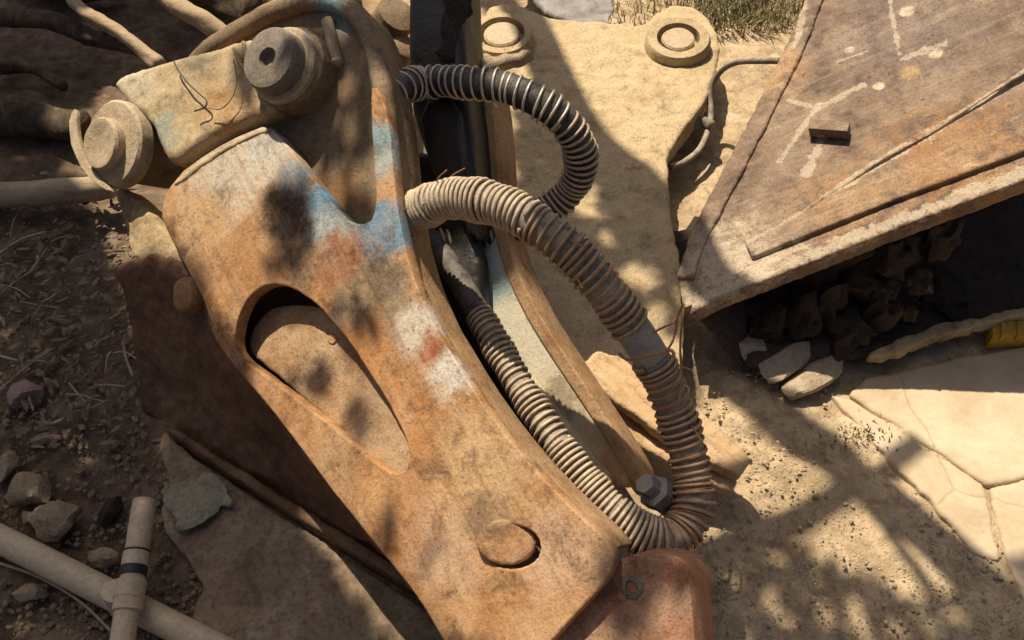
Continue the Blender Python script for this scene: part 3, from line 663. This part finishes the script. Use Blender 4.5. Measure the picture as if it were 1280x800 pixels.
link('rear_wall', loft_mesh(rear, midr, Vector((.02, .03, 0))), M['bucket_in'], bu)
link('rear_curve', loft_mesh(midr, topr, Vector((.02, .03, 0))), M['bucket_in'], bu)
sa = [BP.at(u, v, -.03) for u, v in [(860, 384), (872, 330), (910, 250), (955, 160), (1000, 70), (1020, 30)]]
sb = [lowp[0].lerp(midr[0], t) + Vector((-.02, 0, -.02)) for t in (0, .2, .4, .6, .8, 1)]
link('side_wall', loft_mesh(sa, sb, Vector((.025, 0, 0))), M['bucket_in'], bu)
lipb = [p + Vector((0, .02, .004)) for p in lowp]
LP = Plane(Z(1092, 438, .06), Z(1290, 380, .07), Z(1092, 400, .06))
link('lip_strip', plate_mesh(LP, jag([(1086, 440), (1128, 422), (1184, 400), (1230, 396), (1300, 374), (1420, 340), (1420, 352), (1300, 386), (1232, 404), (1190, 414), (1140, 432), (1104, 446)], 5, 2.0, 3), .0, .035, .003, it=0, voxel=.006, disp=[(.04, .012), (.012, .004)]), M['casting'], bu)

# ================================================================== ROCKS AND CLODS
def rock_mesh(c, size, seed, flat=.6, rot=0, rough=.28, sub=3, cut=(.62, .92)):
    bm = bmesh.new(); bmesh.ops.create_icosphere(bm, subdivisions=sub, radius=1)
    rng = random.Random(seed)
    planes = [(Vector((rng.gauss(0, 1), rng.gauss(0, 1), rng.gauss(0, 1))).normalized(), rng.uniform(*cut)) for _ in range(11)]
    from mathutils import noise as mn
    off = Vector((seed*3.7, seed*1.3, seed*.7))
    Rm = Matrix.Rotation(rot, 3, 'Z')
    for v in bm.verts:
        p = v.co.copy()
        for n_, d_ in planes:
            k = p.dot(n_)
            if k > d_: p -= n_*(k-d_)
        p *= 1+rough*.5*mn.noise(p*2.1+off)+rough*.25*mn.noise(p*5.3+off)
        p = Rm @ Vector((p.x*size[0], p.y*size[1], p.z*size[2]))
        v.co = Vector(c) + p
    me = bpy.data.meshes.new('rock'); bm.to_mesh(me); bm.free(); return shade_auto(me, 40)
def rock(name, u, v, w, h, seed, mat, label, cat, group=None, z=0.0, depth=None, rot=0, cut=(.55, .88)):
    c = Z(u, v, z); s = (c-CC).length/F
    sx = w*s/2; sy = h*s/2*1.25; sz = depth or min(sx, sy)*.75
    o = tag(link(name, rock_mesh(c+Vector((0, 0, sz*.45)), (sx, sy, sz), seed, rot=rot, cut=cut), M[mat]), label, cat, group)
    return o
rock('stone', 42, 616, 46, 48, 1, 'stone', 'blocky ochre stone on the dark soil near the plastic pipe', 'stone')
rock('stone', 76, 654, 56, 44, 2, 'stone', 'widest grey brown stone, right beside the blocky ochre stone', 'stone')
rock('stone', 36, 496, 40, 34, 3, 'stone_pink', 'rounded pinkish stone lying alone on leaf litter', 'stone', rot=.6)
rock('brick_chip', 58, 551, 38, 14, 4, 'stone_pink', 'small flat brick chip lying on the soil', 'brick chip')
rock('stone', 10, 586, 24, 34, 5, 'stone', 'narrow tan stone standing next to the blocky ochre stone', 'stone')
rock('stone', 42, 744, 44, 20, 6, 'stone', 'flat orange tan stone under the long plastic pipe', 'stone')
rock('stone', 140, 640, 30, 34, 7, 'stone_dark', 'dark rounded stone beside the upright plastic pipe end', 'stone')
rock('stone', 38, 648, 20, 16, 8, 'stone', 'small tan pebble between the two biggest brown stones', 'stone')
rock('stone', 130, 700, 36, 20, 14, 'stone', 'low tan stone against the black taped pipe joint', 'stone')
for k, (u, v, w, h, lab) in enumerate([(938, 438, 60, 40, 'stubby pale rock at the corner of the bucket mouth'), (974, 460, 92, 38, 'leaning grey wedge of rock in front of the bucket mouth'), (1014, 474, 100, 34, 'long tan splinter of rock in front of the bucket mouth')]):
    rock('rock', u, v, w, h, 20+k, 'rock_pale', lab, 'rock', 'rocks at the bucket mouth', rot=.62, depth=.045, cut=(.45, .8))
# clods clinging inside the bucket
clods = [(1080, 352, 54, .14), (1108, 362, 30, .16), (1150, 352, 26, .22), (1135, 390, 22, .12), (1030, 380, 50, .10), (1098, 398, 44, .08), (1000, 396, 60, .07), (1060, 310, 50, .22), (960, 400, 50, .06), (1176, 300, 40, .28), (1060, 415, 50, .05), (1020, 340, 40, .16), (1120, 320, 40, .24)]
for k, (u, v, w, z) in enumerate(clods):
    c = Z(u, v, z) ; s = (c-CC).length/F*w*.5
    tag(link('soil_clod', rock_mesh(c, (s*random.uniform(.7, 1.3), s, s*random.uniform(.9, 1.8)), 40+k, rough=1.1, cut=(.75, 1), rot=random.random()*3), M['stone_dark']), 'dark soil clod stuck inside the bucket mouth', 'clod', 'soil clods in the bucket')
dm = []
for k in range(60):
    c = Z(random.uniform(880, 1210), random.uniform(395, 440), 0); c.y += random.uniform(.10, .32); s = random.uniform(.02, .07)
    dm.append(rock_mesh((c.x, c.y, random.uniform(-.02, .05)), (s*1.5, s, s*.6), 90+k, sub=3, rough=1.1, cut=(.8, 1), rot=random.random()*3))
tag(link('loose_soil', joined(dm), M['stone_dark']), 'heap of dark loose soil filling the bottom of the bucket mouth', 'soil', kind='stuff')

# ================================================================== PLANKS, CABLE, YELLOW PART, SHEET
def plank(uv0, uv1, w, z, th, label, seed, taper=.5):
    a = Z(*uv0, z); b = Z(*uv1, z*.6); d = (b-a); L = d.length; d.normalize(); s = d.cross(Vector((0, 0, 1))).normalized()
    V = []; Fq = []; n_ = 14; rng = random.Random(seed)
    for i in range(n_+1):
        t = i/n_; ww = w*(min(1, .45+t*5)) * (1 if t < .7 else 1-(t-.7)/.3*(1-taper)); p = a + d*L*t
        j = rng.uniform(-.002, .002)
        for q in ((-1, 1), (1, 1), (1, -1), (-1, -1)): V.append(p + s*(q[0]*ww/2+j) + Vector((0, 0, q[1]*th/2)))
    for i in range(n_):
        for k in range(4):
            Fq.append((i*4+k, i*4+(k+1) % 4, i*4+4+(k+1) % 4, i*4+4+k))
    Fq.append((0, 1, 2, 3)); Fq.append((n_*4+3, n_*4+2, n_*4+1, n_*4))
    bm = bmesh.new(); me = mesh_from(V, Fq); bm.from_mesh(me); bmesh.ops.recalc_face_normals(bm, faces=bm.faces); bm.to_mesh(me); bm.free()
    return tag(link('plank', rough_up(me, .006, [(.06, .006), (.015, .002)]), M['wood_tan']), label, 'plank', 'planks under the looping hose')
plank((735, 452), (930, 588), .10, .18, .03, 'upper tan plank with blunt pointed tip sticking out past the looping hose', 3)
plank((770, 520), (918, 612), .07, .12, .025, 'shorter tan plank underneath, its dark tip just below the upper plank', 5)
def cable(name, pts, r, mat, label, cat):
    pth, _ = resample(catmull(pts), .008); return tag(link(name, sweep(pth, r, 10), mat), label, cat)
cb = [Z(975, 76, .33), Z(950, 76, .31), Z(920, 78, .24), Z(900, 90, .18), Z(888, 112, .13), Z(888, 150, .08), Z(876, 184, .06), Z(856, 202, .06), Z(838, 208, .08)]
cable('rubber_cable', cb, .009, M['rubber_grey'], 'thin grey cable curving from the bucket edge down to the sandy bracket', 'cable')
lugb = [Z(836, 180, .06), Z(852, 166, .08), Z(874, 152, .08), Z(890, 158, .08)]
pth, _ = resample(catmull(lugb), .01)
link('cable_lug', rough_up(sweep(pth, .016, 10, .1, 3), None, [(.04, .008)]), M['pin'], bk)
yb = Plane(Z(1240, 402, .045), Z(1285, 396, .045), Z(1240, 420, .045))
ye = empty('yellow_machine_part', Z(1265, 412, 0), 'bright yellow ribbed machine part just under the bucket lip', 'machine part')
link('body', plate_mesh(yb, [(1240, 404), (1300, 394), (1420, 380), (1420, 405), (1300, 418), (1242, 420)], .0, .05, .004, it=0), M['yellow'], ye)
for u in (1252, 1272, 1292):
    link('rib', plate_mesh(yb, [(u, 402), (u+5, 401), (u+5, 419), (u, 420)], .008, .02, .002, it=0), M['yellow'], ye)
sh = plate_mesh(GP, [(640, -30), (664, 0), (690, 22), (740, 32), (768, 30), (764, -20), (700, -70), (650, -70)], .10, .006, .002, it=1, voxel=.008, disp=[(.14, .07), (.05, .010)])
tag(link('plastic_sheet', sh, M['plastic']), 'crumpled grey sheet lying behind the sandy bracket', 'sheet')

# green grey scrap on the slab
gs = plate_mesh(GP, jag([(198, 612), (222, 600), (262, 590), (284, 602), (290, 626), (262, 646), (240, 662), (226, 668), (214, 640)], 5, 3.5, 8), .034, .010, .002, it=0, voxel=.0045, disp=[(.09, .034), (.03, .012), (.012, .004)])
tag(link('scrap_sheet', gs, M['green_rag']), 'crumpled greenish grey scrap lying on the slab beside the pipe', 'scrap')

# ================================================================== PLASTIC PIPE
pp = empty('plastic_pipe', Z(150, 745, 0), 'cream plastic pipe with a branching tee, upright stub and black taped joint', 'pipe')
a0 = Z(-60, 644, .028); a1 = Z(290, 820, .030)
pth, _ = resample(catmull([a0, a0.lerp(a1, .35)+Vector((0, 0, .004)), a0.lerp(a1, .7), a1]), .02)
link('pipe', sweep(pth, .0275, 24), M['pvc'], pp)
b0 = Z(148, 830, .075); b1 = Z(181, 626, .115); dd = (b1-b0)
bpth = [b0 + dd*t for t in np.linspace(0, 1, 20)]
st = link('branch', rough_up(sweep(bpth, lambda t: .0225 if t > .05 else .022, 24), None, [(.06, .003)]), M['pvc'], pp)
def collar(t0, t1, r, mat, nm): link(nm, lathe(b0+dd*t0, dd, [(0, r*.93), (.001, r), ((t1-t0)*dd.length-.001, r), ((t1-t0)*dd.length, r*.93)], 28), mat, pp)
collar(.66, .675, .0255, M['tape'], 'joint_ring'); collar(.55, .665, .0242, M['pvc'], 'sleeve'); collar(.515, .575, .0250, M['tape'], 'tape'); collar(.30, .49, .0272, M['pvc'], 'coupling'); collar(.375, .39, .0285, M['pvc'], 'joint_ring')
link('tee', lathe(Z(152, 756, .03), Vector((.1, .05, 1)), [(-.02, .024), (.06, .024)], 24), M['pvc'], pp)
cable('twig', [Z(0, 704, .02), Z(50, 722, .015), Z(100, 752, .015), Z(140, 790, .015)], .0028, M['wood_pale'], 'long thin pale twig running along the plastic pipe', 'twig')

# ================================================================== LOGS AND BRANCHES, upper left
def log(uvz, r0, r1, mat, label, seed, lump=.06, name='log', cat='log'):
    pth, _ = resample(catmull([Z(*p) for p in uvz]), .02)
    me = rough_up(sweep(pth, lambda t: r0+(r1-r0)*t, 18, lump, seed), None, [(.10, .014), (.02, .006)])
    return tag(link(name, me, M[mat]), label, cat, 'logs and branches beside the breaker')
log([(-60, 246, .06), (20, 243, .06), (80, 240, .065), (140, 232, .07)], .034, .036, 'wood_pale', 'straight bare pale pole ending at the left pivot pin', 1, .03, 'pole', 'pole')
log([(-80, 10, .10), (0, 22, .11), (60, 26, .12), (110, 46, .10), (160, 56, .11), (196, 78, .09)], .036, .022, 'wood_grey', 'curved grey branch ending behind the casting', 2, .10)
log([(70, -30, .19), (104, 14, .17), (146, 38, .16), (200, 82, .12)], .018, .022, 'wood_pale', 'slim pale branch crossing over the curved grey branch', 3, .08)
log([(160, -60, .16), (205, -6, .15), (236, 16, .15), (290, 48, .12)], .034, .028, 'wood_pale', 'thick weathered branch behind the arch of the ear plate', 4, .08)
log([(-80, 126, .06), (-10, 138, .07), (40, 150, .06), (104, 160, .05)], .070, .045, 'wood_grey', 'fat dark log lying between the pole and the curved branch', 5, .10)
log([(200, -70, .07), (240, -20, .08), (320, 16, .08)], .07, .05, 'wood_grey', 'broad shaded log half hidden under the thick weathered branch', 7, .10)
log([(20, -50, .03), (70, -20, .05), (150, -14, .05)], .07, .04, 'wood_grey', 'stout dark log behind the slim pale branch', 9, .10)
log([(-60, 92, .03), (30, 84, .04), (80, 108, .03)], .022, .014, 'wood_grey', 'thin crooked stick under the curved grey branch', 10, .12, 'stick', 'stick')
# twigs
for k in range(26):
    u = random.uniform(0, 170); v = random.uniform(262, 520); a = random.uniform(0, 3.14); l = random.uniform(.04, .14)
    c = Z(u, v, .022); d = Vector((math.cos(a), math.sin(a), random.uniform(-.05, .12)))*l
    pth = catmull([c-d*.5, c+Vector((random.uniform(-.01, .01), random.uniform(-.01, .01), .004)), c+d*.5], 5)
    tag(link('twig', sweep(pth, random.uniform(.0015, .0035), 6), M['wood_pale']), 'short thin twig lying in the leaf litter left of the breaker', 'twig', 'twigs in the litter')

# ================================================================== STUFF: litter, gravel, grass
def zt(x, y): return 0.0
def litter(n):
    V = []; Fq = []
    for _ in range(n):
        u = random.gauss(70, 75); v = random.uniform(215, 560)
        if u > 190 or u < -60: continue
        c = Z(u, v, random.uniform(.0, .035)); L = random.uniform(.006, .022); W = L*random.uniform(.3, .55); a = random.uniform(0, 6.28)
        d = Vector((math.cos(a), math.sin(a), random.uniform(-.5, .5))); s = d.cross(Vector((random.uniform(-.5, .5), random.uniform(-.5, .5), 1))).normalized(); nrm = d.cross(s).normalized()
        i = len(V); cu = random.uniform(-.4, .4)
        V += [c-d*L, c-d*L*.2+s*W+nrm*cu*W, c+d*L*.5+s*W*.6+nrm*cu*W, c+d*L, c+d*L*.5-s*W*.6+nrm*cu*W, c-d*L*.2-s*W+nrm*cu*W, c]
        for k in range(6): Fq.append((i+6, i+k, i+(k+1) % 6))
    tag(link('leaf_litter', mesh_from(V, Fq), M['leaf_dry'], smooth=False), 'brown dead leaves scattered over the soil', 'leaves', kind='stuff')
litter(520)
def pebbles(name, n, fn, mat, label, smin, smax):
    base = []
    for s_ in range(8):
        m = rock_mesh((0, 0, 0), (1, 1, .7), 300+s_, sub=1, rough=.5); base.append(([v.co.copy() for v in m.vertices], [tuple(p.vertices) for p in m.polygons]))
    V = []; Fq = []
    for _ in range(n):
        q = fn()
        if q is None: continue
        s = smin*(smax/smin)**(random.random()**2.2); a = random.uniform(0, 6.28); ca, sa_ = math.cos(a), math.sin(a)
        bv, bf = random.choice(base); i = len(V)
        V += [Vector((q.x+s*(p.x*ca-p.y*sa_), q.y+s*(p.x*sa_+p.y*ca), q.z+s*p.z+s*.2)) for p in bv]
        Fq += [tuple(i+k for k in f) for f in bf]
    tag(link(name, mesh_from(V, Fq), mat, smooth=False), label, 'gravel', kind='stuff')
def left_spot():
    u = random.uniform(-60, 430); v = random.uniform(250, 810)
    if v < 560+(u-215)*.62 and u > 190: return None
    if u > 205+(v-520)*.2 and v < 700 and random.random() < .6: return None
    return Z(u, v, -.004)
pebbles('gravel', 7500, left_spot, M['gravel'], 'loose brown gravel and crumbs over the shaded soil', .0015, .010)
def right_spot():
    u = random.uniform(840, 1300); v = random.uniform(440, 830)
    if u > 1040 and v < 640 and random.random() < .85: return None
    return Z(u, v, -.003)
pebbles('sand_grit', 3600, right_spot, M['rock_pale'], 'pale sandy grit scattered over the sunlit ground', .0012, .0065)
def grass(n, fn, hmin, hmax):
    V = []; Fq = []
    for _ in range(n):
        c = fn(); h = random.uniform(hmin, hmax); a = random.uniform(0, 6.28); w = random.uniform(.0015, .003)
        l = Vector((math.cos(a), math.sin(a), 0))*h*random.uniform(.2, 1.0); s = Vector((-math.sin(a), math.cos(a), 0))*w; i = len(V)
        V += [c-s, c+s, c+l*.4+Vector((0, 0, h*.6))+s*.7, c+l*.4+Vector((0, 0, h*.6))-s*.7, c+l+Vector((0, 0, h))]
        Fq += [(i, i+1, i+2, i+3), (i+3, i+2, i+4)]
    return mesh_from(V, Fq)
def gs1():
    v = random.uniform(-90, 45); u = random.gauss(930, 50) if random.random() < .8 else random.uniform(760, 1010); return Z(u, v-abs(random.gauss(0, 14)), -.005)
tag(link('grass', grass(5200, gs1, .02, .06), M['grass'], smooth=False), 'dry short grass behind the bracket and bucket', 'grass', kind='stuff')
def gs2():
    u = random.gauss(1075, 22); v = random.gauss(545, 12); return Z(u, v, .0)
tag(link('grass', grass(110, gs2, .006, .015), M['grass'], smooth=False), 'tiny green weed tuft on the sandy ground near the cracked paving', 'grass', kind='stuff')

# ================================================================== TREE (stands behind, above the frame; its leaves and limbs are set for the shade they cast)
tr = empty('shade_tree', (-1.5, 5.6, 0), 'leafy shade tree standing behind the yard', 'tree')
tk = catmull([Vector((-1.5, 5.6, -.05)), Vector((-1.55, 5.5, 1.2)), Vector((-1.5, 5.3, 2.4)), Vector((-1.7, 4.9, 3.6)), Vector((-1.9, 4.4, 4.8))], 8)
link('trunk', sweep(tk, lambda t: .16*(1-.6*t)+.05*(1-t)**6, 14, .04, 2), M['bark'], tr)
def cast(u, v, z, t): return Z(u, v, z) + SUN*t
def limb(pts, r0, r1, seed):
    link('limb', sweep(catmull(pts, 8), lambda t: r0+(r1-r0)*t, 10, .06, seed), M['bark'], tr)
limb([Vector((-1.5, 5.3, 2.4)), cast(600, -60, .1, 3.0), cast(720, 150, .13, 3.0), cast(800, 226, .13, 3.0), cast(862, 320, .15, 2.95), cast(925, 480, 0, 2.95), cast(1080, 600, 0, 2.95), cast(1240, 742, 0, 2.95), cast(1340, 850, 0, 2.95)], .065, .05, 3)
limb([cast(1150, 552, 0, 3.02), cast(1085, 596, 0, 3.0), cast(1000, 640, 0, 3.0), cast(900, 690, 0, 3.0), cast(800, 740, 0, 3.0)], .022, .045, 4)
limb([cast(1000, 540, 0, 2.95), cast(1060, 600, 0, 2.97), cast(1130, 690, 0, 2.9), cast(1180, 760, 0, 2.9)], .012, .014, 5)
limb([Vector((-1.6, 5.1, 3.2)), cast(100, 60, 0, 3.4), cast(60, 300, 0, 3.5), cast(160, 640, 0, 3.5)], .06, .03, 6)
limb([Vector((-1.75, 4.8, 3.8)), cast(-150, 100, 0, 3.9), cast(-200, 500, 0, 4.0)], .05, .025, 7)
def inside(p, poly):
    x, y = p; c = False; j = len(poly)-1
    for i in range(len(poly)):
        xi, yi = poly[i]; xj, yj = poly[j]
        if (yi > y) != (yj > y) and x < (xj-xi)*(y-yi)/(yj-yi)+xi: c = not c
        j = i
    return c
HUGE = face + []
lit_breaker = [(128, 92), (300, 44), (420, -30), (500, -30), (600, 250), (780, 690), (700, 830), (560, 830), (250, 440), (140, 330), (80, 235), (84, 130)]
shade_ground = [(-420, -260), (380, -260), (330, 0), (250, 60), (120, 100), (70, 200), (140, 330), (200, 540), (560, 745), (660, 1000), (-420, 1000)]
shade_right = [(880, 692), (990, 668), (1060, 720), (1180, 745), (1290, 690), (1500, 700), (1500, 1000), (820, 1000), (850, 720)]
shade_plate = [(640, 150), (668, 120), (720, 150), (780, 190), (832, 236), (846, 330), (848, 420), (740, 440), (700, 400), (650, 320)]
gaps = [(725, 250, 26, 22), (800, 345, 34, 20), (760, 300, 20, 12), (815, 400, 24, 30)]
dark_spots = [(365, 268, 26, 44, 1), (350, 320, 20, 26, .8), (450, 385, 36, 26, .35), (420, 120, 40, 60, .8), (430, 220, 22, 30, .8), (400, 20, 60, 24, .7), (590, 610, 12, 26, .7), (645, 616, 12, 26, .7), (480, 640, 18, 40, .5), (560, 700, 30, 16, .4), (360, 420, 40, 26, .6), (300, 108, 18, 14, .3), (440, 500, 20, 16, .5)]
leaves = []
def hit_px(L):
    t = (L-P1.o).dot(P1.n)/SUN.dot(P1.n); hp = L-SUN*t; q = to_px(hp)
    gp = L-SUN*(L.z/SUN.z)
    return q, to_px(gp)
rng = random.Random(11)
while len(leaves) < 11000:
    gx = rng.uniform(-2.4, 1.6); gy = rng.uniform(.1, 3.4); t = rng.uniform(2.9, 4.6)
    L = Vector((gx, gy, 0))+SUN*t
    q, gq = hit_px(L); sq = to_px(L-SUN*((L.z-SZ)/SUN.z))
    if inside(q, lit_breaker):
        p = 0
        for (x, y, rx, ry, k) in dark_spots:
            d = ((q[0]-x)/rx)**2+((q[1]-y)/ry)**2
            if d < 1: p = max(p, k*.6)
    elif inside(gq, shade_ground): p = .9
    elif inside(gq, shade_right): p = .35
    elif inside(sq, shade_plate): p = 0 if any(((sq[0]-x)/rx)**2+((sq[1]-y)/ry)**2 < 1 for x, y, rx, ry in gaps) else .9
    else: p = 0
    if rng.random() < p: leaves.append(L)
def shade_from(pts, n):
    """leaves of the crown that stand between the sun and a stretch of the breaker"""
    for _ in range(n):
        L = pts() + SUN*rng.uniform(3.0, 4.4)
        q = to_px(L-SUN*((L-P1.o).dot(P1.n)/SUN.dot(P1.n)))
        if inside(q, face) or inside(q, cast_poly): continue
        leaves.append(L)
def wall_pt():
    i = rng.randrange(N-1); t = rng.random(); k = rng.random()
    return tp[i].lerp(tp[i+1], t).lerp(bp[i].lerp(bp[i+1], t), k)
shade_from(wall_pt, 1500)  # extra leaves added to keep sun off the side wall
shade_from(lambda: P1.at(rng.uniform(512, 612), rng.uniform(-60, 240), -.2), 500)  # extra leaves added to shade the body between the plates
V = []; Fq = []
for L in leaves:
    l = rng.uniform(.030, .055); w = l*rng.uniform(.4, .6); a = rng.uniform(0, 6.28)
    d = Vector((math.cos(a), math.sin(a), rng.uniform(-.4, .2))).normalized(); s = d.cross(Vector((rng.uniform(-.6, .6), rng.uniform(-.6, .6), 1))).normalized(); i = len(V)
    nrm = s.cross(d)
    V += [L-d*l, L-d*l*.1+s*w+nrm*.005, L+d*l*.6+s*w*.6, L+d*l, L+d*l*.6-s*w*.6, L-d*l*.1-s*w+nrm*.005]
    Fq += [(i, i+1, i+2, i+3), (i, i+3, i+4, i+5)]
link('crown', mesh_from(V, Fq), M['leaf'], tr, smooth=False)
